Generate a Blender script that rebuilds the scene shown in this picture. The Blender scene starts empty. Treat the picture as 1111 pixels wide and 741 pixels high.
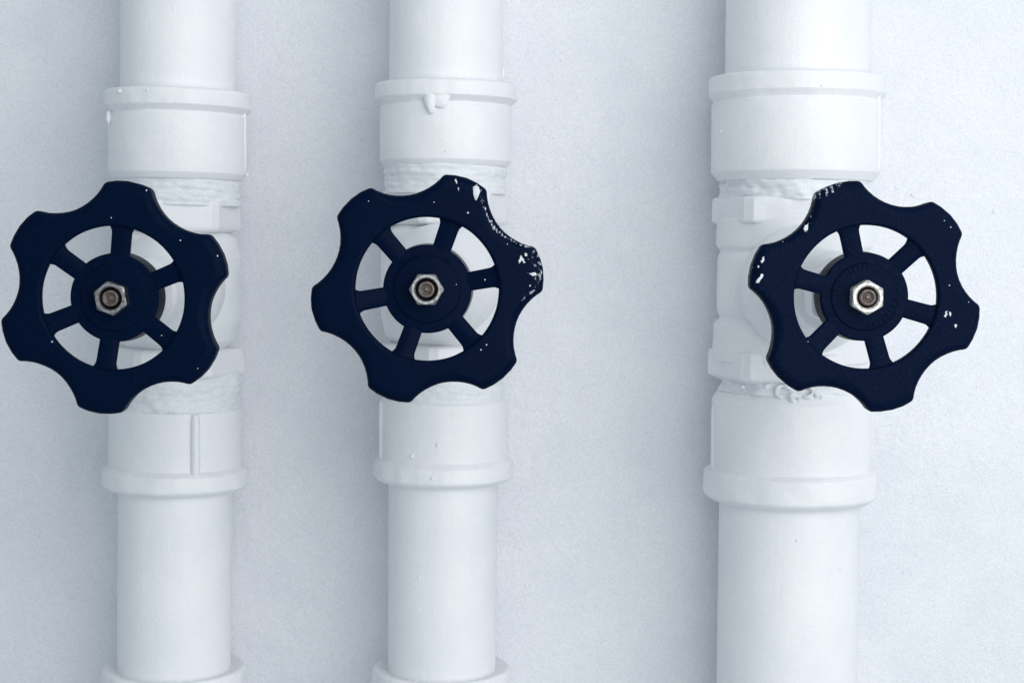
import bpy, bmesh, math, random
from mathutils import Vector, Matrix, noise

random.seed(7)
S = bpy.context.scene
COL = S.collection
PI = math.pi

# ------------------------------------------------------------------ camera
PW, PH = 1111.0, 741.0            # size of the photograph the measurements come from
F = 1750.0                        # focal length in photo pixels
HW = 0.525                        # metres from the lens to the face of the handwheels
H_WHEEL = 0.1176                  # stem length: pipe axis to handwheel face
D = HW + H_WHEEL                  # metres from the lens to the pipe axes (y = 0)
PITCH = math.atan((PH / 2 - 260.0) / F)
cam_data = bpy.data.cameras.new('camera')
cam_data.sensor_fit = 'HORIZONTAL'
cam_data.sensor_width = 36.0
cam_data.lens = 36.0 * F / PW
cam_data.clip_start = 0.02
cam_data.clip_end = 50.0
cam = bpy.data.objects.new('camera', cam_data)
COL.objects.link(cam)
cam.location = (0, -D, 0)
cam.rotation_euler = (PI / 2 - PITCH, 0, 0)
S.camera = cam

# ------------------------------------------------------------------ light
world = bpy.data.worlds.new('World')
S.world = world
world.use_nodes = True
bg = world.node_tree.nodes['Background']
bg.inputs['Color'].default_value = (0.79, 0.92, 1.0, 1)
bg.inputs['Strength'].default_value = 0.48

def area(name, loc, target, sx, sy, power, col):
    l = bpy.data.lights.new(name, 'AREA')
    l.shape = 'RECTANGLE'; l.size = sx; l.size_y = sy
    l.energy = power; l.color = col
    o = bpy.data.objects.new(name, l); COL.objects.link(o)
    o.location = loc
    d = Vector(target) - Vector(loc)
    o.rotation_euler = d.to_track_quat('-Z', 'Y').to_euler()
    return o
area('window_light', (0.35,-0.64,0.13), (0.03, 0, -0.02), 0.9, 0.8, 5.4, (1.0, 0.993, 0.985))

S.view_settings.view_transform = 'Standard'
S.view_settings.look = 'None'
S.view_settings.exposure = 0.0
S.view_settings.gamma = 1.0

# ------------------------------------------------------------------ picture measurements -> metres
UP = Vector((0, math.sin(PITCH), math.cos(PITCH)))
FW = Vector((0, math.cos(PITCH), -math.sin(PITCH)))
RT = Vector((1, 0, 0))
CAM = Vector((0, -D, 0))
def at(px, py, y):
    """point of the plane y that the photograph shows at pixel (px, py)"""
    d = RT * ((px - PW / 2) / F) - UP * ((py - PH / 2) / F) + FW
    return CAM + d * ((y + D) / d.y)
K = D / F                          # metres per photo pixel at the pipe axes

# ------------------------------------------------------------------ materials
def nodes(name):
    m = bpy.data.materials.new(name); m.use_nodes = True
    nt = m.node_tree
    return m, nt, nt.nodes['Principled BSDF'], nt.links
def nnoise(nt, scale, detail=2.0, rough=0.55, coord='Object', mapping=None):
    tc = nt.nodes.new('ShaderNodeTexCoord')
    n = nt.nodes.new('ShaderNodeTexNoise')
    n.inputs['Scale'].default_value = scale
    n.inputs['Detail'].default_value = detail
    n.inputs['Roughness'].default_value = rough
    if mapping:
        mp = nt.nodes.new('ShaderNodeMapping'); mp.inputs['Scale'].default_value = mapping
        nt.links.new(tc.outputs[coord], mp.inputs[0]); nt.links.new(mp.outputs[0], n.inputs['Vector'])
    else:
        nt.links.new(tc.outputs[coord], n.inputs['Vector'])
    return n
def ramp(nt, a, b, ca=(0, 0, 0, 1), cb=(1, 1, 1, 1)):
    r = nt.nodes.new('ShaderNodeValToRGB')
    r.color_ramp.elements[0].position = a; r.color_ramp.elements[0].color = ca
    r.color_ramp.elements[1].position = b; r.color_ramp.elements[1].color = cb
    return r
def bump(nt, height, dist, strength, prev=None):
    b = nt.nodes.new('ShaderNodeBump')
    b.inputs['Distance'].default_value = dist; b.inputs['Strength'].default_value = strength
    nt.links.new(height, b.inputs['Height'])
    if prev: nt.links.new(prev.outputs[0], b.inputs['Normal'])
    return b

def white_paint(name, base, rough, grain=0.05, fine=0.5, mid=0.35, coarse=0.3, grainscale=1500, plaster=False):
    m, nt, p, L = nodes(name)
    g = nnoise(nt, grainscale, 1.0)                      # powdery speckle of the old emulsion
    c2 = tuple(min(1, c * (1 + grain)) for c in base) + (1,)
    c1 = tuple(c * (1 - grain) for c in base) + (1,)
    r = ramp(nt, 0.30, 0.70, c1, c2)
    L.new(g.outputs['Fac'], r.inputs[0])
    big = nnoise(nt, 34, 5.0, 0.62)                       # uneven, faintly dirty coats
    rb = ramp(nt, 0.30, 0.62, (0.935, 0.942, 0.95, 1), (1, 1, 1, 1))
    L.new(big.outputs['Fac'], rb.inputs[0])
    mx = nt.nodes.new('ShaderNodeMixRGB'); mx.blend_type = 'MULTIPLY'; mx.inputs[0].default_value = 1.0
    L.new(r.outputs[0], mx.inputs[1]); L.new(rb.outputs[0], mx.inputs[2])
    L.new(mx.outputs[0], p.inputs['Base Color'])
    p.inputs['Roughness'].default_value = rough
    p.inputs['Specular IOR Level'].default_value = 0.35
    n1 = nnoise(nt, 1250, 2.0)
    n2 = nnoise(nt, 330, 3.0)
    n3 = nnoise(nt, 75, 3.0)
    b = bump(nt, n3.outputs['Fac'], 0.0012, coarse)
    b = bump(nt, n2.outputs['Fac'], 0.0006, mid, b)
    b = bump(nt, n1.outputs['Fac'], 0.00022, fine, b)
    if plaster:                                          # roughly patched spots and broad trowel waves
        msk = nnoise(nt, 17, 2.0); rm = ramp(nt, 0.46, 0.62)
        L.new(msk.outputs['Fac'], rm.inputs[0])
        n4 = nnoise(nt, 210, 4.0, 0.6)
        mu = nt.nodes.new('ShaderNodeMath'); mu.operation = 'MULTIPLY'
        L.new(n4.outputs['Fac'], mu.inputs[0]); L.new(rm.outputs[0], mu.inputs[1])
        b = bump(nt, mu.outputs[0], 0.0020, 0.42, b)
        n5 = nnoise(nt, 14, 2.0)
        b = bump(nt, n5.outputs['Fac'], 0.006, 0.25, b)
    else:                                                # brush strokes along the pipe
        n4 = nnoise(nt, 1.0, 2.0, 0.5, mapping=(420, 420, 26))
        b = bump(nt, n4.outputs['Fac'], 0.0005, 0.16, b)
    L.new(b.outputs[0], p.inputs['Normal'])
    return m
M_PIPE = white_paint('white_gloss_paint', (0.83, 0.836, 0.858), 0.36, 0.028, 0.45, 0.13, 0.24, 1700)
M_SEAL = white_paint('painted_thread_sealant', (0.79, 0.805, 0.835), 0.5, 0.05, 0.5, 0.35, 0.3, 1300)
M_WALL = white_paint('white_wall_emulsion', (0.80, 0.811, 0.848), 0.75, 0.062, 0.9, 0.16, 0.30, 1700, True)

def black_paint(name, base, dust, spec=0.022, rough=0.38):
    m, nt, p, L = nodes(name)
    n = nnoise(nt, 900, 3.0, 0.7)
    r = ramp(nt, 0.55, 0.80, base + (1,), tuple(b + dust for b in base) + (1,))
    L.new(n.outputs['Fac'], r.inputs[0])
    # chipped and splashed spots: where the mesh attribute «wear» is high, white shows through
    at_ = nt.nodes.new('ShaderNodeAttribute'); at_.attribute_name = 'wear'
    n2 = nnoise(nt, 900, 4.0, 0.7)
    add = nt.nodes.new('ShaderNodeMath'); add.operation = 'ADD'
    L.new(at_.outputs['Fac'], add.inputs[0]); L.new(n2.outputs['Fac'], add.inputs[1])
    rw = ramp(nt, 1.0, 1.05)
    sub = nt.nodes.new('ShaderNodeMath'); sub.operation = 'MULTIPLY'; sub.inputs[1].default_value = 1.0
    L.new(add.outputs[0], sub.inputs[0])
    gt = nt.nodes.new('ShaderNodeMapRange')
    gt.inputs['From Min'].default_value = 1.02; gt.inputs['From Max'].default_value = 1.13
    L.new(sub.outputs[0], gt.inputs['Value'])
    mx = nt.nodes.new('ShaderNodeMixRGB')
    L.new(gt.outputs[0], mx.inputs[0]); L.new(r.outputs[0], mx.inputs[1])
    n6 = nnoise(nt, 650, 3.0, 0.7)
    rc = ramp(nt, 0.36, 0.62, (0.10, 0.12, 0.16, 1), (0.64, 0.67, 0.71, 1))
    L.new(n6.outputs['Fac'], rc.inputs[0]); L.new(rc.outputs[0], mx.inputs[2])
    L.new(mx.outputs[0], p.inputs['Base Color'])
    p.inputs['Roughness'].default_value = rough
    p.inputs['Specular IOR Level'].default_value = spec
    n3 = nnoise(nt, 700, 2.0); n4 = nnoise(nt, 160, 2.0)
    b = bump(nt, n4.outputs['Fac'], 0.0006, 0.10)
    b = bump(nt, n3.outputs['Fac'], 0.00025, 0.18, b)
    L.new(b.outputs[0], p.inputs['Normal'])
    return m

def metal(name, base, rough, metallic=1.0):
    m, nt, p, L = nodes(name)
    n = nnoise(nt, 900, 4.0, 0.7)
    r = ramp(nt, 0.35, 0.62, tuple(b * 0.45 for b in base) + (1,), base + (1,))
    L.new(n.outputs['Fac'], r.inputs[0]); L.new(r.outputs[0], p.inputs['Base Color'])
    p.inputs['Metallic'].default_value = metallic
    p.inputs['Roughness'].default_value = rough
    b = bump(nt, n.outputs['Fac'], 0.0002, 0.35); L.new(b.outputs[0], p.inputs['Normal'])
    return m
M_STEEL = metal('dull_zinc_steel', (0.42, 0.42, 0.425), 0.38)
M_BRIGHT = metal('bright_zinc_steel', (0.84, 0.83, 0.79), 0.5, 0.55)
M_STUD = metal('dark_bronze_steel', (0.20, 0.165, 0.15), 0.5, 0.8)
M_BRASS = metal('tarnished_brass', (0.23, 0.17, 0.13), 0.55, 0.6)
M_SPLASH, _nt, _p, _L = nodes('dried_white_paint')
_p.inputs['Base Color'].default_value = (0.64, 0.67, 0.71, 1); _p.inputs['Roughness'].default_value = 0.5

# ------------------------------------------------------------------ mesh helpers
def link(name, bm, mats, parent=None, sharp=40, smooth=True):
    bmesh.ops.recalc_face_normals(bm, faces=bm.faces[:])
    me = bpy.data.meshes.new(name)
    bm.to_mesh(me); bm.free()
    for m in (mats if isinstance(mats, (list, tuple)) else [mats]): me.materials.append(m)
    if smooth:
        me.shade_smooth(); me.set_sharp_from_angle(angle=math.radians(sharp))
    o = bpy.data.objects.new(name, me); COL.objects.link(o)
    if parent: o.parent = parent
    return o

def fillet(pts, n=4):
    """pts: (a, b, radius) -> polyline with rounded corners"""
    out = []
    for i, p in enumerate(pts):
        P = Vector(p[:2]); rad = p[2] if len(p) > 2 else 0
        if i in (0, len(pts) - 1) or rad <= 0:
            out.append(P); continue
        A = Vector(pts[i - 1][:2]); B = Vector(pts[i + 1][:2])
        u = (A - P); v = (B - P); lu, lv = u.length, v.length
        if lu < 1e-9 or lv < 1e-9: out.append(P); continue
        u /= lu; v /= lv
        ang = math.acos(max(-1, min(1, u.dot(v))))
        if ang > PI - 0.02: out.append(P); continue
        t = min(rad / math.tan(ang / 2), lu * 0.48, lv * 0.48)
        r = t * math.tan(ang / 2)
        bis = (u + v).normalized()
        C = P + bis * (r / math.sin(ang / 2))
        s = P + u * t; e = P + v * t
        a0 = math.atan2(s.y - C.y, s.x - C.x); a1 = math.atan2(e.y - C.y, e.x - C.x)
        da = (a1 - a0 + PI) % (2 * PI) - PI
        for k in range(n + 1):
            a = a0 + da * k / n
            out.append(Vector((C.x + r * math.cos(a), C.y + r * math.sin(a))))
    return out
def dense(poly, step):
    out = [poly[0]]
    for a, b in zip(poly, poly[1:]):
        k = max(1, int(math.ceil((b - a).length / step)))
        for i in range(1, k + 1): out.append(a.lerp(b, i / k))
    return out

def grid(bm, rings, close_u=True, close_v=False, caps=False):
    vs = [[bm.verts.new(p) for p in r] for r in rings]
    n = len(vs[0]); m = len(vs)
    for i in range(m if close_v else m - 1):
        j = (i + 1) % m
        for k in range(n if close_u else n - 1):
            l = (k + 1) % n
            bm.faces.new((vs[i][k], vs[i][l], vs[j][l], vs[j][k]))
    if caps:
        bm.faces.new(vs[0]); bm.faces.new(list(reversed(vs[-1])))
    return vs

def lathe(bm, prof, nseg=144, axis='Z', org=(0, 0, 0), lump=0.0, freq=120.0, seed=0.0, rfun=None, caps=True):
    """prof: list of Vector(r, h); axis Z (pipes) or Y toward the viewer (h counts toward -Y)"""
    O = Vector(org); rings = []
    for p in prof:
        ring = []
        for k in range(nseg):
            a = 2 * PI * k / nseg
            r = p.x
            if rfun: r = rfun(a, p.x, p.y)
            if axis == 'Z': v = Vector((r * math.cos(a), r * math.sin(a), p.y))
            else: v = Vector((r * math.cos(a), -p.y, r * math.sin(a)))
            if lump and r > 1e-6:
                q = v * freq + Vector((seed, seed * 0.7, -seed))
                dv = noise.noise(q) + 0.5 * noise.noise(q * 2.3)
                s = 1 + lump * dv / r
                if axis == 'Z': v.x *= s; v.y *= s
                else: v.x *= s; v.z *= s
            ring.append(O + v)
        rings.append(ring)
    grid(bm, rings, caps=caps)

def hexr(a, R, rot, rnd=0.10):
    """radius of a softened hexagon of corner radius R at angle a"""
    t = ((a - rot + PI / 6) % (PI / 3)) - PI / 6       # 0 at a corner
    flat = R * math.cos(PI / 6) / math.cos(PI / 6 - abs(t))
    return min(flat, R * (1 - rnd * (1 - min(1, abs(t) / 0.35)) * 0.5))

def blob(bm, c, rx, ry, rz, seed=0.0, rough=0.15, n=14):
    rings = []
    for i in range(n // 2 + 1):
        th = PI * i / (n // 2); ring = []
        for k in range(n):
            ph = 2 * PI * k / n
            d = Vector((math.sin(th) * math.cos(ph), math.sin(th) * math.sin(ph), math.cos(th)))
            s = 1 + rough * noise.noise(d * 1.7 + Vector((seed, seed * 1.3, 0)))
            ring.append(Vector(c) + Vector((d.x * rx * s, d.y * ry * s, d.z * rz * s)))
        rings.append(ring)
    grid(bm, rings)
    bmesh.ops.remove_doubles(bm, verts=bm.verts[:], dist=1e-7)

def tube(bm, pts, rad, n=8):
    pts = [Vector(p) for p in pts]; rings = []
    for i, p in enumerate(pts):
        t = (pts[min(i + 1, len(pts) - 1)] - pts[max(i - 1, 0)]).normalized()
        a = t.orthogonal().normalized()
        if i:
            a = (pa - t * pa.dot(t)).normalized()
        pa = a; b = t.cross(a)
        r = rad(i / (len(pts) - 1)) if callable(rad) else rad
        rings.append([p + (a * math.cos(2 * PI * k / n) + b * math.sin(2 * PI * k / n)) * r for k in range(n)])
    grid(bm, rings, caps=True)

# ------------------------------------------------------------------ the wall
WALL_Y = 0.038
bm = bmesh.new()
bmesh.ops.create_cube(bm, size=1.0, matrix=Matrix.Translation((0, WALL_Y + 0.05, 0)) @ Matrix.Diagonal((3.0, 0.1, 2.4, 1)))
for px, py, w, h, rot in ((40, 580, 1.5, 6, -35), (43, 574, 1.2, 5, -35), (103, 508, 1.2, 6, -10), (60, 478, 1.0, 4, 10), (973, 204, 3.5, 2.6, 20),
                     (990, 212, 2.0, 3.2, -30), (1024, 262, 2, 2, 0), (609, 66, 2.0, 2.0, 0), (722, 20, 1.3, 1.3, 0),
                     (322, 165, 1.4, 3.6, -25), (333, 175, 1.4, 4.4, -20), (325, 400, 1.6, 4.0, 10), (664, 588, 1.5, 1.5, 0), (1016, 512, 1.5, 2.2, 0),
                     (401, 59, 1.2, 1.2, 0), (309, 153, 1.3, 1.5, 0), (318, 97, 1.2, 1.2, 0), (695, 295, 1.6, 1.6, 0), (745, 350, 1.4, 1.4, 0), (600, 150, 1.6, 1.2, 0), (583, 245, 1.2, 2.6, 15), (634, 420, 1.4, 3.0, 8),
                     (700, 470, 1.2, 1.2, 0), (1032, 60, 1.6, 1.6, 0), (1078, 230, 1.3, 3.0, -20), (1060, 420, 1.4, 2.2, 20), (980, 620, 1.4, 2.6, -8), (1085, 560, 1.3, 1.3, 0),
                     (300, 520, 1.2, 2.4, 15), (340, 640, 1.3, 1.3, 0), (285, 300, 1.2, 1.8, 0), (70, 90, 1.2, 1.2, 0), (20, 160, 1.2, 2.2, 12), (390, 130, 3, 2, 10), (396, 118, 2.4, 1.8, 0), (384, 142, 2.6, 2, -10), (392, 152, 2.2, 2.4, 0)):
    c = at(px, py, WALL_Y)
    bb = bmesh.new(); blob(bb, (0, 0, 0), w * K * 0.8, 0.00035, h * K * 0.8, px * 0.1, 0.5)
    bb.transform(Matrix.Translation(c) @ Matrix.Rotation(math.radians(rot), 4, 'Y'))
    tmp = bpy.data.meshes.new('tmp'); bb.to_mesh(tmp); bb.free(); bm.from_mesh(tmp); bpy.data.meshes.remove(tmp)
wall = link('wall', bm, M_WALL, sharp=30)
wall['kind'] = 'structure'
wall['label'] = 'white painted plaster wall behind the three pipes'
wall['category'] = 'wall'

# ------------------------------------------------------------------ handwheel pieces (metres; u = px on the wheel face)
U = HW / F
RIM_IN, RIM_OUT, RIM_VALLEY = 78 * U, 126 * U, 104 * U
RIM_T, HUB_R = 0.0105, 48.3 * U
HF = -0.0022                       # the hub face lies a little behind the rim face
def lobe_outline():
    pts = []
    a = math.radians(11.3)
    half = math.radians(30) - a
    cx, cy = RIM_OUT * math.sin(half), RIM_OUT * math.cos(half)
    sag = cy - RIM_VALLEY
    R = (cx * cx + sag * sag) / (2 * sag)
    arc = math.asin(cx / R)
    for s in range(6):
        base = s * PI / 3
        for k in range(5):                                     # the slightly bowed end of the lobe
            t = -a + 2 * a * k / 4
            bow = 2.0 * U * math.cos(t / a * PI / 2)
            pts.append(((RIM_OUT + bow) * math.cos(base + t), (RIM_OUT + bow) * math.sin(base + t), 8 * U if k in (0, 4) else 0))
        v = base + PI / 6
        e, f = Vector((math.cos(v), math.sin(v))), Vector((-math.sin(v), math.cos(v)))
        for k in range(1, 12):                                 # the scallop between two lobes
            t = -arc + 2 * arc * k / 12
            q = e * (RIM_VALLEY + R - R * math.cos(t)) + f * (R * math.sin(t))
            pts.append((q.x, q.y, 0))
    pts = pts + [pts[0]]
    pts[0] = pts[0][:2] + (0,)
    poly = []
    n = len(pts) - 1
    ext = [pts[n - 1]] + pts[:n] + [pts[0], pts[1]]
    ext[1] = (ext[1][0], ext[1][1], 8 * U)
    ext[n + 1] = ext[1]
    return fillet(ext, 5)[1:-1]
OUT = lobe_outline()
NT = 720
def outline_r():
    samples = []
    for a, b in zip(OUT, OUT[1:]):
        for k in range(8):
            p = a.lerp(b, k / 8)
            samples.append((math.atan2(p.y, p.x) % (2 * PI), p.length))
    samples.sort()
    res = []; j = 0
    for i in range(NT):
        t = 2 * PI * i / NT
        while j < len(samples) and samples[j][0] < t: j += 1
        a = samples[j - 1]; b = samples[j % len(samples)]
        ta, tb = a[0], b[0]
        if tb <= ta: tb += 2 * PI
        tt = t if t >= ta else t + 2 * PI
        w = 0 if tb - ta < 1e-9 else min(1, max(0, (tt - ta) / (tb - ta)))
        res.append(a[1] + (b[1] - a[1]) * w)
    return res
R_OUT = outline_r()

def rim_mesh(seed):
    bm = bmesh.new()
    fr, fi = 0.0036, 0.0010                                    # outer and inner edge rounding
    sec = []                                                   # (from 'o'uter or 'i'nner edge, dr, depth behind the face)
    for k in range(7):
        t = PI / 2 * k / 6
        sec.append(('i', fi * (1 - math.sin(t)), fi * (1 - math.cos(t))))
    sec = sec[::-1] and [('i', fi * (1 - math.cos(PI / 2 * k / 4)), fi * (1 - math.sin(PI / 2 * k / 4))) for k in range(5)]
    sec += [('m', f, 0) for f in [k / 22 for k in range(1, 22)]]
    sec += [('o', fr * (1 - math.sin(PI / 2 * k / 6)), 0.75 * fr * (1 - math.cos(PI / 2 * k / 6))) for k in range(7)]
    sec += [('o', 0.0002 + fr * 0.6 * (1 - math.cos(PI / 2 * k / 4)), RIM_T - fr * 0.7 + fr * 0.7 * math.sin(PI / 2 * k / 4)) for k in range(5)]
    sec += [('o', 0.0052, RIM_T - 0.0003), ('o', 0.0068, 0.0050), ('m', 0.25, 0.0036)]
    sec += [('i', 0.0006, 0.0034), ('i', 0.0, 0.0029)]
    rings = []
    for mode, d, y in sec:
        ring = []
        for i in range(NT):
            a = 2 * PI * i / NT; ro = R_OUT[i]
            r = RIM_IN + d if mode == 'i' else ro - d if mode == 'o' else (RIM_IN + fi) + (ro - fr - RIM_IN - fi) * d
            v = Vector((r * math.cos(a), y, r * math.sin(a)))
            v *= 1 + 0.0035 * noise.noise(v * 140 + Vector((seed, 0, seed)))
            ring.append(v)
        rings.append(ring)
    grid(bm, rings, close_v=True)
    return bm

def jag(poly, amp=0.16):
    out = []
    for a, b in zip(poly, poly[1:] + poly[:1]):
        a = Vector(a); b = Vector(b); d = b - a; nrm = Vector((-d.y, d.x))
        for k in range(4): out.append(a + d * k / 4 + nrm * random.uniform(-amp, amp) * (1 if k else 0.3))
    return out
def flat_patch(bm, poly, y0, thick=0.00012, mat=1):
    c = sum((Vector(p) for p in poly), Vector((0, 0))) / len(poly)
    outer = [bm.verts.new((p[0], y0 + 0.0002, p[1])) for p in poly]
    inner = [bm.verts.new((c.x + (p[0] - c.x) * 0.8, y0 - thick, c.y + (p[1] - c.y) * 0.8)) for p in poly]
    n = len(poly); fs = []
    for k in range(n): fs.append(bm.faces.new((outer[k], outer[(k + 1) % n], inner[(k + 1) % n], inner[k])))
    fs.append(bm.faces.new(inner))
    for f in fs: f.material_index = mat

def nut_mesh(R, h, hole, seed):
    bm = bmesh.new(); ri = R * math.cos(PI / 6) * 0.97
    n = 120
    def ring(f, y): return [Vector((f(2 * PI * k / n) * math.cos(2 * PI * k / n), y, f(2 * PI * k / n) * math.sin(2 * PI * k / n))) for k in range(n)]
    hx = lambda a: hexr(a, R, 0, 0.05)
    n_ = n
    chamf = []
    for k in range(n_):
        a = 2 * PI * k / n_; r = hx(a)
        chamf.append(Vector((r * math.cos(a), -h + (r - ri) * 0.6 + 0.0001, r * math.sin(a))))
    rings = [ring(lambda a: hole, -h + 0.003), ring(lambda a: hole, -h + 0.0006), ring(lambda a: hole + 0.0005, -h), ring(lambda a: ri, -h), chamf,
             ring(hx, -0.0002), ring(hx, 0.0)]
    grid(bm, rings)
    return bm

def handwheel(parent, W, rot, mat, nut_rot, nut_mat, label, wear, splashes, seed, marks):
    """W: centre of the front face, in the parent's frame"""
    bm = rim_mesh(seed)
    rotm = Matrix.Rotation(-rot, 4, 'Y')
    inv = rotm.inverted()
    def local(px, py):                                        # photo pixel on the face -> wheel coordinates
        p = inv @ (at(px, py, -H_WHEEL) - W_world[parent.name])
        return (p.x, p.z)
    for poly in splashes:
        flat_patch(bm, [local(*q) for q in (jag(poly) if len(poly) != 8 else poly)], 0.0)
    o = link('handwheel', bm, [mat, M_SPLASH], parent, 50)
    o.location = W; o.rotation_euler = (0, -rot, 0)
    o['label'] = label
    att = o.data.attributes.new('wear', 'FLOAT', 'POINT')
    blobs = [(local(x, y), r * U, s) for x, y, r, s in wear]
    for i, v in enumerate(o.data.vertices):
        w = 0.0
        for (bx, bz), r, s in blobs:
            d2 = ((v.co.x - bx) ** 2 + (v.co.z - bz) ** 2) / (r * r)
            w = max(w, s * math.exp(-d2))
        att.data[i].value = w
    # spokes, set a little back from the rim
    for k in range(6):
        b = bmesh.new(); rings = []
        for j in range(15):
            t = j / 14; r = HUB_R * 0.8 + (RIM_IN + 0.0025 - HUB_R * 0.8) * t
            edge = (r - (RIM_IN - 0.0022)) / 0.0022
            w = 10.2 * U + (0.9 * U * t) + 3.4 * U * max(0, min(1.3, edge)) ** 2
            y0 = 0.0030 - 0.0018 * t; y1 = y0 + 0.0040 - 0.0012 * t
            c = 0.0007
            sec = [(-w, y0 + c), (-w + c * .35, y0 + c * .3), (-w + c, y0), (0, y0 - 0.0001), (w - c, y0), (w - c * .35, y0 + c * .3), (w, y0 + c), (w * 0.9, y1), (-w * 0.9, y1)]
            rings.append([Vector((r, y, s)) for s, y in sec])
        grid(b, rings, caps=True)
        b.transform(Matrix.Rotation(-k * PI / 3, 4, 'Y'))
        link('spoke', b, mat, o, 40)
    # hub with a stepped face, a few cast marks and a long skirt
    b = bmesh.new()
    z = lambda r, h, f=0: (r, h, f)
    prof = fillet([z(0.0002, HF), z(36 * U, HF, 0.0004), z(37 * U, HF - 0.0005, .0003), z(HUB_R - 1.5 * U, HF - 0.0005, 0.0006), z(HUB_R, HF - 0.0012, 0.0007),
                   z(HUB_R + 1.5 * U, -0.0125, 0.001), z(HUB_R * 0.8, -0.0145, 0.001), z(0.004, -0.0145)], 4)
    lathe(b, prof, 128, 'Y')
    for kind, ang, r in marks:
        c = Vector((r * U * math.cos(ang), -HF - 0.0001, r * U * math.sin(ang)))
        if kind == 'o':
            tube(b, [c + Vector((3.0 * U * math.cos(t * PI / 6), 0, 3.8 * U * math.sin(t * PI / 6))) for t in range(13)], 0.00010, 6)
        else:
            e = Vector((math.cos(ang), 0, math.sin(ang)))
            tube(b, [c - e * 4 * U, c, c + e * 4 * U], 0.00012, 6)
    link('hub', b, mat, o, 40)
    # nut and stud
    nt_ = link('nut', nut_mesh(19 * U, 0.0048, 11.5 * U, seed), nut_mat, o, 22)
    nt_.location = (0, -HF, 0); nt_.rotation_euler = (0, rot - nut_rot, 0)
    b = bmesh.new()
    prof = fillet([(0.0001, 0.0040), (2.4 * U, 0.0040, .0003), (3.6 * U, 0.0034, .0003), (6.5 * U, 0.0044, 0.0004), (8.6 * U, 0.0044, 0.0005), (9.2 * U, 0.0036, 0.0002), (9.2 * U, -0.02)], 3)
    lathe(b, prof, 48, 'Y', org=(0, -HF - 0.0006, 0))
    link('stud', b, M_STUD, o, 40)
    return o
W_world = {}

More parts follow.
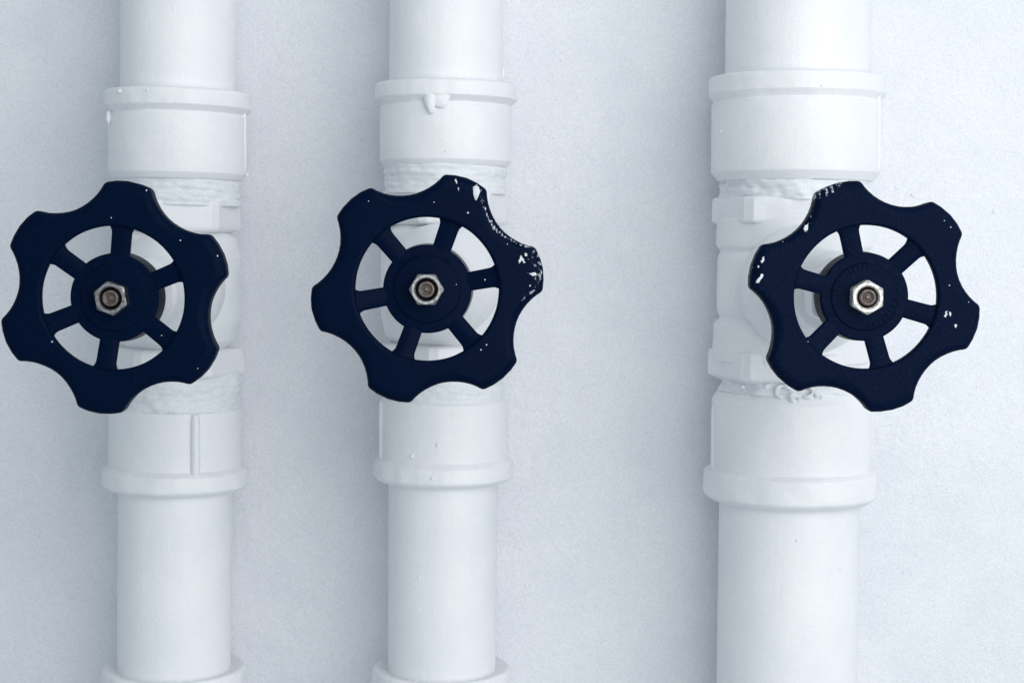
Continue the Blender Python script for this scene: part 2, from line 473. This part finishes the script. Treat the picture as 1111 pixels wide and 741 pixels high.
# ------------------------------------------------------------------ pipes
def build_pipe(spec):
    # axis of the pipe from its silhouettes at two heights
    (y1, c1), (y2, c2) = spec['axis']
    A = at(c1, y1, 0); B = at(c2, y2, 0)
    tilt = math.atan2(A.x - B.x, A.z - B.z)
    zb = at(c2, spec['bottom'], 0).z
    xb = B.x + (zb - B.z) * math.tan(tilt)
    root = bpy.data.objects.new(spec['name'], None); COL.objects.link(root)
    root.empty_display_size = 0.02
    root.location = (xb, 0, zb); root.rotation_euler = (0, tilt, 0)
    root['label'] = spec['label']; root['category'] = 'pipe'; root['group'] = 'white painted pipes with black handwheels'
    Mroot = Matrix.Translation(root.location) @ root.rotation_euler.to_matrix().to_4x4()
    inv = Mroot.inverted()
    cx = lambda y: c1 + (c2 - c1) * (y - y1) / (y2 - y1)
    rad = lambda w: w * 0.5 * K * 0.998
    def zl(y, w): return (inv @ at(cx(y), y, -rad(w))).z      # height on the pipe of what shows at row y on its front
    def front(px, py, w):                                     # local point of the surface of radius rad(w) seen at the pixel
        r = rad(w); P = inv @ at(px, py, -r)
        p0 = inv @ CAM; d = (P - p0).normalized()
        a = d.x ** 2 + d.y ** 2; b = 2 * (p0.x * d.x + p0.y * d.y); c = p0.x ** 2 + p0.y ** 2 - r * r
        disc = max(0, b * b - 4 * a * c)
        return p0 + d * ((-b - math.sqrt(disc)) / (2 * a))
    def prof(rows):
        return dense(fillet([(rad(w), zl(y, w), r * K) for y, w, r in rows], 4), 0.0016)
    sd = spec['seed']
    def part(name, rows, mat=M_PIPE, parent=None, lump=0.00012, freq=90, nseg=144, rfun=None, sharp=35):
        b = bmesh.new(); lathe(b, prof(rows), nseg, lump=lump, freq=freq, seed=sd, rfun=rfun)
        return link(name, b, mat, parent or root, sharp)
    # plain lengths of pipe
    for rows in spec['pipes']: part('pipe_length', [(y, w, 0) for y, w in rows], lump=0.00010, freq=60)
    # couplings: sleeve, with raised collar, cast rib and paint drips as sub-parts
    for cp in spec['couplings']:
        o = part('coupling', cp['body'], lump=0.00016)
        part('collar', cp['collar'], parent=o, lump=0.00045, freq=110)
        for px, y0, y1_, w, hw in cp.get('ribs', ()):
            b = bmesh.new()
            n = 16
            tube(b, [front(px, y0 + (y1_ - y0) * k / n, w - 2) for k in range(n + 1)], lambda t: hw * K * (0.75 + 0.25 * min(1, 8 * t, 8 * (1 - t))), 12)
            link('rib', b, M_PIPE, o)
        for px, py, w, rx, rz, dp in cp.get('drips', ()):
            b = bmesh.new(); c = front(px, py, w)
            blob(b, c, rx * K, dp * K, rz * K, px, 0.25, 20)
            link('paint_drip', b, M_PIPE, o)
    # threads smothered in sealant
    for rows, groove, clog in spec['sealant']:
        b = bmesh.new()
        p = dense([Vector((rad(w), zl(y, w))) for y, w in rows], 0.0005)
        N = 260; rings = []
        for q in p:
            ring = []
            for k in range(N):
                a = 2 * PI * k / N
                v = Vector((math.cos(a), math.sin(a), 0)) * q.x + Vector((0, 0, q.y))
                s = sd * 3.1
                wob = noise.noise(Vector((v.x * 60 + s, v.y * 60, v.z * 60)))
                ridg = math.sin((v.z + 0.0010 * wob) * 2 * PI / 0.0024 + a)
                lump = noise.noise(Vector((v.x * 75, v.y * 75, v.z * 420 + s))) + 0.7 * noise.noise(Vector((v.x * 260, v.y * 260, v.z * 620 + s)))
                r = q.x + groove * 0.00022 * ridg * (0.6 + wob) + clog * (0.00075 * lump + 0.0022 * max(0, wob - 0.05) - 0.0010 * max(0, -0.25 - wob))
                ring.append(Vector((r * math.cos(a), r * math.sin(a), v.z)))
            rings.append(ring)
        grid(b, rings, caps=True)
        link('thread_sealant', b, M_SEAL, root, 60)
    # valve body
    vb = spec['valve']
    body = part('valve_body', vb['body'], lump=0.0003, freq=70)
    for rows, rot in vb['hexes']:
        R0 = max(w for _, w, _ in rows)
        rr = math.radians(rot)
        ext = max(hexr(2 * PI * k / 720, 1, rr) * abs(math.cos(2 * PI * k / 720)) for k in range(720))
        part('hex_end', rows, parent=body, lump=0.0003, freq=80, nseg=180, rfun=lambda a, r, h: hexr(a, r / ext, rr, 0.08), sharp=25)
    # bonnet reaching out to the handwheel
    Wc = at(*spec['wheel'], -H_WHEEL)
    W = inv @ Wc; W_world[root.name] = Wc
    P0 = Vector((0, 0, W.z))
    ax = (W - P0); Ln = ax.length
    basis = Matrix.Translation(P0) @ ax.to_track_quat('-Y', 'Z').to_matrix().to_4x4()
    b = bmesh.new()
    s = spec['bonnet']
    pr = fillet([(0.001, 0.005), (s * 1.0, 0.005, .001), (s * 1.0, 0.0265 + (s - 0.0215), 0.003), (s * 0.86, 0.036 + (s - 0.0215), 0.004), (s * 0.62, 0.050, 0.006),
                 (s * 0.58, 0.070, .002), (s * 0.45, 0.073, .001), (0.001, 0.073)], 5)
    lathe(b, dense(pr, 0.0015), 120, 'Y', lump=0.0003, freq=90, seed=sd)
    b.transform(basis)
    link('bonnet', b, M_PIPE, body, 40)
    b = bmesh.new()
    pr = fillet([(0.001, 0.0715), (0.0128, 0.0715, .0005), (0.0128, 0.0850, .001), (0.0105, 0.0865, .001), (0.001, 0.0865)], 3)
    lathe(b, dense(pr, 0.001), 120, 'Y', rfun=lambda a, r, h: hexr(a, r, 0.3 + sd, 0.08), lump=0.0002)
    b.transform(basis)
    link('gland_nut', b, M_PIPE, body, 25)
    b = bmesh.new()
    lathe(b, [Vector((0.0001, 0.08)), Vector((0.0068, 0.08)), Vector((0.0068, 0.098)), Vector((0.0048, 0.0985)), Vector((0.0048, 0.110)), Vector((0.0001, 0.110))], 40, 'Y')
    b.transform(basis)
    link('stem', b, M_BRASS, body, 30)
    # small lumps of paint
    for px, py, w, r in spec.get('pimples', ()):
        b = bmesh.new(); c = front(px, py, w); blob(b, c, r * K * 0.9, r * K * 0.45, r * K * 0.9, px)
        link('paint_lump', b, M_PIPE, root)
    if spec.get('cast'):
        b = bmesh.new()
        for px, y0, y1_, w in spec['cast']:
            tube(b, [front(px, y0 + (y1_ - y0) * k / 3, w) for k in range(4)], 1.0 * K, 6)
        link('cast_lettering', b, M_PIPE, body)
    # loose curls of sealing string
    if spec.get('curls'):
        b = bmesh.new()
        for px, py, w, r, a0, a1 in spec['curls']:
            c = front(px, py, w) + Vector((0, 0.0003, 0))
            tube(b, [c + Vector((math.cos(a0 + (a1 - a0) * t / 20) * r * K, -0.0004 * math.sin(t * 0.7), math.sin(a0 + (a1 - a0) * t / 20) * r * K * 0.8)) for t in range(21)], lambda t: K * (1.5 + 1.0 * math.sin(t * 9) ** 2), 8)
        link('sealing_string', b, M_SEAL, root)
    wh = spec['hw']
    handwheel(root, W, math.radians(wh['rot']), wh['mat'], math.radians(wh['nut']), wh['nutmat'], wh['label'], wh['wear'], wh['splash'], sd, wh['marks'])
    return root

def speck(x, y, r=1.1):
    return [(x + r * math.cos(t * PI / 4) * random.uniform(.8, 1.2), y + r * math.sin(t * PI / 4) * random.uniform(.8, 1.2)) for t in range(8)]
def streak(path, r, lo, hi):
    out = []
    for (xa, ya), (xb, yb) in zip(path, path[1:]):
        n = max(2, int(math.hypot(xb - xa, yb - ya) / 2.0))
        for k in range(n):
            t = k / n; out.append((xa + (xb - xa) * t + random.uniform(-.7, .7), ya + (yb - ya) * t + random.uniform(-.7, .7), r * random.uniform(.7, 1.2), random.uniform(lo, hi)))
    return out
d2r = math.radians

left = dict(
    name='painted_pipe', seed=1.3, axis=((60, 193.5), (620, 189.8)), bottom=900,
    label='narrow white pipe at the left edge with an unchipped handwheel and upright rib below',
    pipes=[[(-90, 122), (125, 122)], [(505, 123), (900, 123)]],
    couplings=[
        dict(body=[(121, 130, 0), (121, 147, 1), (186, 147, 2), (193, 137, 1.5), (193, 118, 0)],
             collar=[(94, 118, 0), (94, 157, 3.5), (112, 157, 1.5), (120, 143, 1.5), (123, 146.5, 0), (123, 130, 0)],
             ribs=[(264.5, 119, 187, 146, 3.0)], drips=[(118, 128, 150, 3.0, 7, 3), (130, 99, 158, 2.6, 2.2, 1)]),
        dict(body=[(449, 118, 0), (449, 143, 2), (524, 143, 1), (524, 120, 0)],
             collar=[(511, 130, 0), (514, 144, 2), (520, 156, 3.5), (537, 157, 4.5), (541, 140, 2), (540, 118, 0)],
             ribs=[(212, 450, 517, 147, 5.0)]),
        dict(body=[(742, 120, 0), (742, 143, 1), (880, 143, 1), (880, 118, 0)],
             collar=[(741, 118, 0), (741, 155, 4), (763, 157, 4), (768, 143, 1), (768, 120, 0)])],
    sealant=[([(186, 116), (187, 134), (194, 132), (205, 127), (212, 129), (222, 128), (222, 110)], 0.6, 0.95),
             ([(405, 110), (406, 132), (420, 134), (432, 133), (444, 137), (451, 136), (451, 112)], 0.4, 1.1)],
    valve=dict(body=[(230, 90, 0), (230, 104, 3), (250, 108, 3), (258, 128, 5), (280, 138, 14), (350, 138, 14), (372, 126, 6), (384, 104, 2), (400, 104, 0)],
               hexes=[([(215, 116, 0), (216, 130, 5), (250, 132, 5), (252, 112, 0)], 18), ([(380, 120, 0), (382, 142, 5), (411, 148, 5), (414, 112, 0)], 8)]),
    bonnet=0.0215, wheel=(121.5, 323.5), pimples=[(160, 98, 158, 1.5), (268, 190, 148, 2.0), (222, 216, 132, 3.0)],
    hw=dict(rot=90 - 6.7, nut=40, mat=black_paint('navy_black_enamel_worn', (0.0007, 0.0056, 0.0225), 0.006), nutmat=M_STEEL,
            label='clean black six-lobed handwheel',
            wear=[(240, 285, 6, 0.2)],
            splash=[speck(*p) for p in ((156.5, 206, 1.0), (119, 236.5, 0.8), (194.5, 259.5, 0.9), (235, 275.5, 0.9), (57.5, 372, 1.0), (176, 363, .6), (216, 398, .6))],
            marks=[]))
middle = dict(
    name='painted_pipe', seed=4.1, axis=((60, 484), (620, 480)), bottom=900,
    label='narrow white pipe between the other two, handwheel splashed with white along its upper right lobes',
    pipes=[[(-90, 122), (115, 122)], [(495, 119), (900, 119)]],
    couplings=[
        dict(body=[(111, 130, 0), (111, 142, 1), (172, 142, 2), (178, 133, 1.5), (178, 116, 0)],
             collar=[(85, 116, 0), (85, 153, 4), (102, 154, 1.5), (110, 138, 1.5), (113, 141.5, 0), (113, 126, 0)],
             drips=[(467, 109, 147, 6.5, 13, 4.5), (477, 106, 147, 11, 10, 2.6), (546, 80, 123, 1.6, 6, 1.6)]),
        dict(body=[(435, 124, 0), (441, 140, 3), (512, 141, 1), (512, 118, 0)],
             collar=[(501, 130, 0), (504, 141, 1), (511, 153, 3), (527, 154, 4.5), (531, 138, 2), (530, 115, 0)],
             ribs=[(415, 436, 504, 140, 4.0)]),
        dict(body=[(742, 120, 0), (742, 141, 1), (880, 141, 1), (880, 116, 0)],
             collar=[(741, 115, 0), (741, 151, 4), (763, 154, 4), (768, 141, 1), (768, 120, 0)])],
    sealant=[([(172, 114), (173, 131), (186, 132), (196, 129), (209, 131), (210, 110)], 0.9, 0.8),
             ([(405, 110), (406, 128), (420, 127), (430, 129), (441, 131), (441, 110)], 0.8, 0.8)],
    valve=dict(body=[(220, 90, 0), (220, 104, 3), (242, 106, 3), (252, 128, 6), (275, 138, 14), (345, 138, 14), (368, 126, 6), (380, 104, 2), (400, 104, 0)],
               hexes=[([(206, 116, 0), (207, 134, 4), (243, 136, 5), (245, 112, 0)], 12), ([(375, 120, 0), (377, 140, 5), (407, 142, 5), (409, 112, 0)], 24)]),
    bonnet=0.0225, wheel=(463, 314), pimples=[(475, 482.5, 142, 2.2), (447, 495, 142, 2.0), (469, 519, 154, 2.0), (484, 164, 143, 1.2), (455, 627, 120, 1.2)],
    hw=dict(rot=90 - 19.3, nut=0, mat=black_paint('navy_black_enamel_glossy', (0.0007, 0.0052, 0.0215), 0.004, 0.026, 0.30), nutmat=M_STEEL,
            label='black six-lobed handwheel with white drips and chips on two lobes',
            wear=streak([(519, 204), (521.5, 215), (526.5, 231), (535.5, 247), (549, 257.5), (564, 264.5), (577, 268), (583, 275), (587.5, 290), (586, 304), (577, 316), (564, 326)], 2.8, 0.48, 0.74) +
                 streak([(516, 200), (520, 206)], 2.8, 0.55, 0.72) + [(575, 280, 10, .49), (582, 287, 8, .51), (583, 300, 7, .53), (568, 277, 5, .45), (511, 203, 6, .42)],
            splash=[[(512, 202.5), (514.5, 201), (518, 202), (519.8, 207), (518.5, 213), (516, 218.5), (514, 217), (512, 210)],
                    [(492.5, 194), (493.8, 194), (494.8, 199.5), (493.4, 199)], [(495.5, 203), (497, 203.5), (497, 207), (496, 206.5)],
                    [(565, 275), (567, 279), (571, 284), (569, 285), (565.5, 281), (562.5, 286), (561.8, 282)], [(571, 294.8), (576, 295.5), (581, 294.2), (582, 297.5), (578.5, 299), (575.5, 297)], [(568.5, 273), (572.5, 274), (571.5, 277.5), (569, 277)]] +
                   [speck(*p) for p in ((507, 230.5, 1.2), (526, 303, .8), (528.5, 373.5, .9), (522.5, 379, .9), (470, 219.5, .7), (495, 308.5, .5), (399, 219, .7), (550, 264, .6), (575, 309, 1.0))],
            marks=[('o', d2r(a), 37) for a in (88, 62, 36, 12, -14)]))
right = dict(
    name='painted_pipe', seed=8.7, axis=((60, 865), (620, 855)), bottom=900,
    label='widest white pipe, at the right, ending below in a plain length without a third collar',
    pipes=[[(-90, 154), (110, 154)], [(515, 152.5), (900, 152.5)]],
    couplings=[
        dict(body=[(105, 160, 0), (105, 182, 1), (184, 181, 3), (194, 166, 2), (194, 140, 0)],
             collar=[(75, 146, 0), (75, 187, 4), (95, 188, 1.5), (104, 177, 1.5), (107, 181.5, 0), (107, 160, 0)], ribs=[(953, 104, 184, 181, 3.0)]),
        dict(body=[(421, 148, 0), (431, 158, 3), (442, 172, 5), (530, 173, 1), (530, 150, 0)],
             collar=[(514, 160, 0), (518, 173, 1), (524, 187, 3), (550, 189, 5), (555, 172, 2), (555, 148, 0)],
             ribs=[(775, 440, 521, 172, 3.6)])],
    sealant=[([(186, 146), (192, 160), (199, 156), (206, 158), (216, 157), (217, 140)], 0.3, 1.5),
             ([(412, 136), (413, 152), (420, 152), (430, 157), (432, 140)], 0.4, 1.4)],
    valve=dict(body=[(236, 140, 0), (236, 168, 3), (268, 168, 5), (273, 158, 3), (280, 164, 10), (340, 164, 10), (349, 156, 3), (356, 170, 4), (384, 172, 3), (396, 172, 0), (396, 140, 0)],
               hexes=[([(212, 150, 0), (213, 175, 4), (242, 176, 4), (244, 150, 0)], 48), ([(382, 160, 0), (386, 178, 4), (415, 179, 5), (420, 150, 0)], 48)]),
    bonnet=0.0250, wheel=(940, 322.5), pimples=[(782, 143, 184, 1.2), (892, 93, 190, 1.0), (865, 586, 154, 1.2), (833, 420, 158, 4.2), (806, 420, 160, 2.5), (912, 617, 154, 1.2)],
    cast=[(788, 312, 326, 164), (792, 313, 326, 164), (796.5, 313, 327, 164), (801, 314, 327, 164), (806, 314, 326, 164)],
    curls=[(850, 425, 160, 7.5, 0.3, 4.6), (863, 431, 165, 5, 1.9, 6.0), (875, 425, 162, 7, -1.9, 2.6), (890, 427, 161, 5, 2.4, 5.2)],
    hw=dict(rot=90 - 45.3, nut=90, mat=black_paint('navy_black_enamel_dusty', (0.0014, 0.0060, 0.0230), 0.010), nutmat=M_BRIGHT,
            label='dusty black six-lobed handwheel with scraped lobe and bright nut',
            wear=streak([(884, 214), (890, 205), (901, 201.5), (914, 199)], 4.5, 0.50, 0.68) + streak([(889, 210), (889, 217)], 2.6, .58, .72) + streak([(897, 205), (896, 215)], 2.8, .58, .74) +
                 streak([(903, 203), (902, 211)], 2.8, .58, .74) + streak([(909, 201), (908, 207)], 2.6, .58, .72) + streak([(881, 228), (879, 245)], 2.2, .48, .64) +
                 streak([(821, 268), (817, 285), (815, 300)], 3.0, 0.36, 0.54) + [(1029, 341, 6, .36)],
            splash=[[(872, 247), (876.5, 242), (876, 247), (874.5, 253.5), (871, 249.5)],
                    [(827.5, 279.5), (829.3, 279), (829, 284), (826.5, 287), (825.3, 285.5)], [(826.8, 297), (828.3, 298), (825.5, 304), (823.5, 308), (820, 307.5), (822.5, 303)],
                    [(822.5, 288.5), (823.8, 290), (822.3, 292), (821.6, 290.5)],
                    [(1026.5, 336.5), (1028.5, 336), (1026.4, 344.5), (1024, 343)], [(1029.5, 337), (1032, 338), (1031.5, 344), (1029.7, 341)], [(1035, 351.5), (1038.3, 351), (1038, 355.5), (1036.3, 355)]] +
                   [speck(*p) for p in ((1030, 309, .8), (1051, 327, .6), (877, 371, .5), (1007, 430, .7), (1017, 433, .7), (849, 263, .5), (1024, 239, .7), (1031, 246, .8))],
            marks=[('i', d2r(a), 33 + (k % 2)) for k, a in enumerate(range(42, 140, 9))] + [('i', d2r(a), 33) for a in range(232, 310, 11)]))
for spec in (left, middle, right):
    build_pipe(spec)
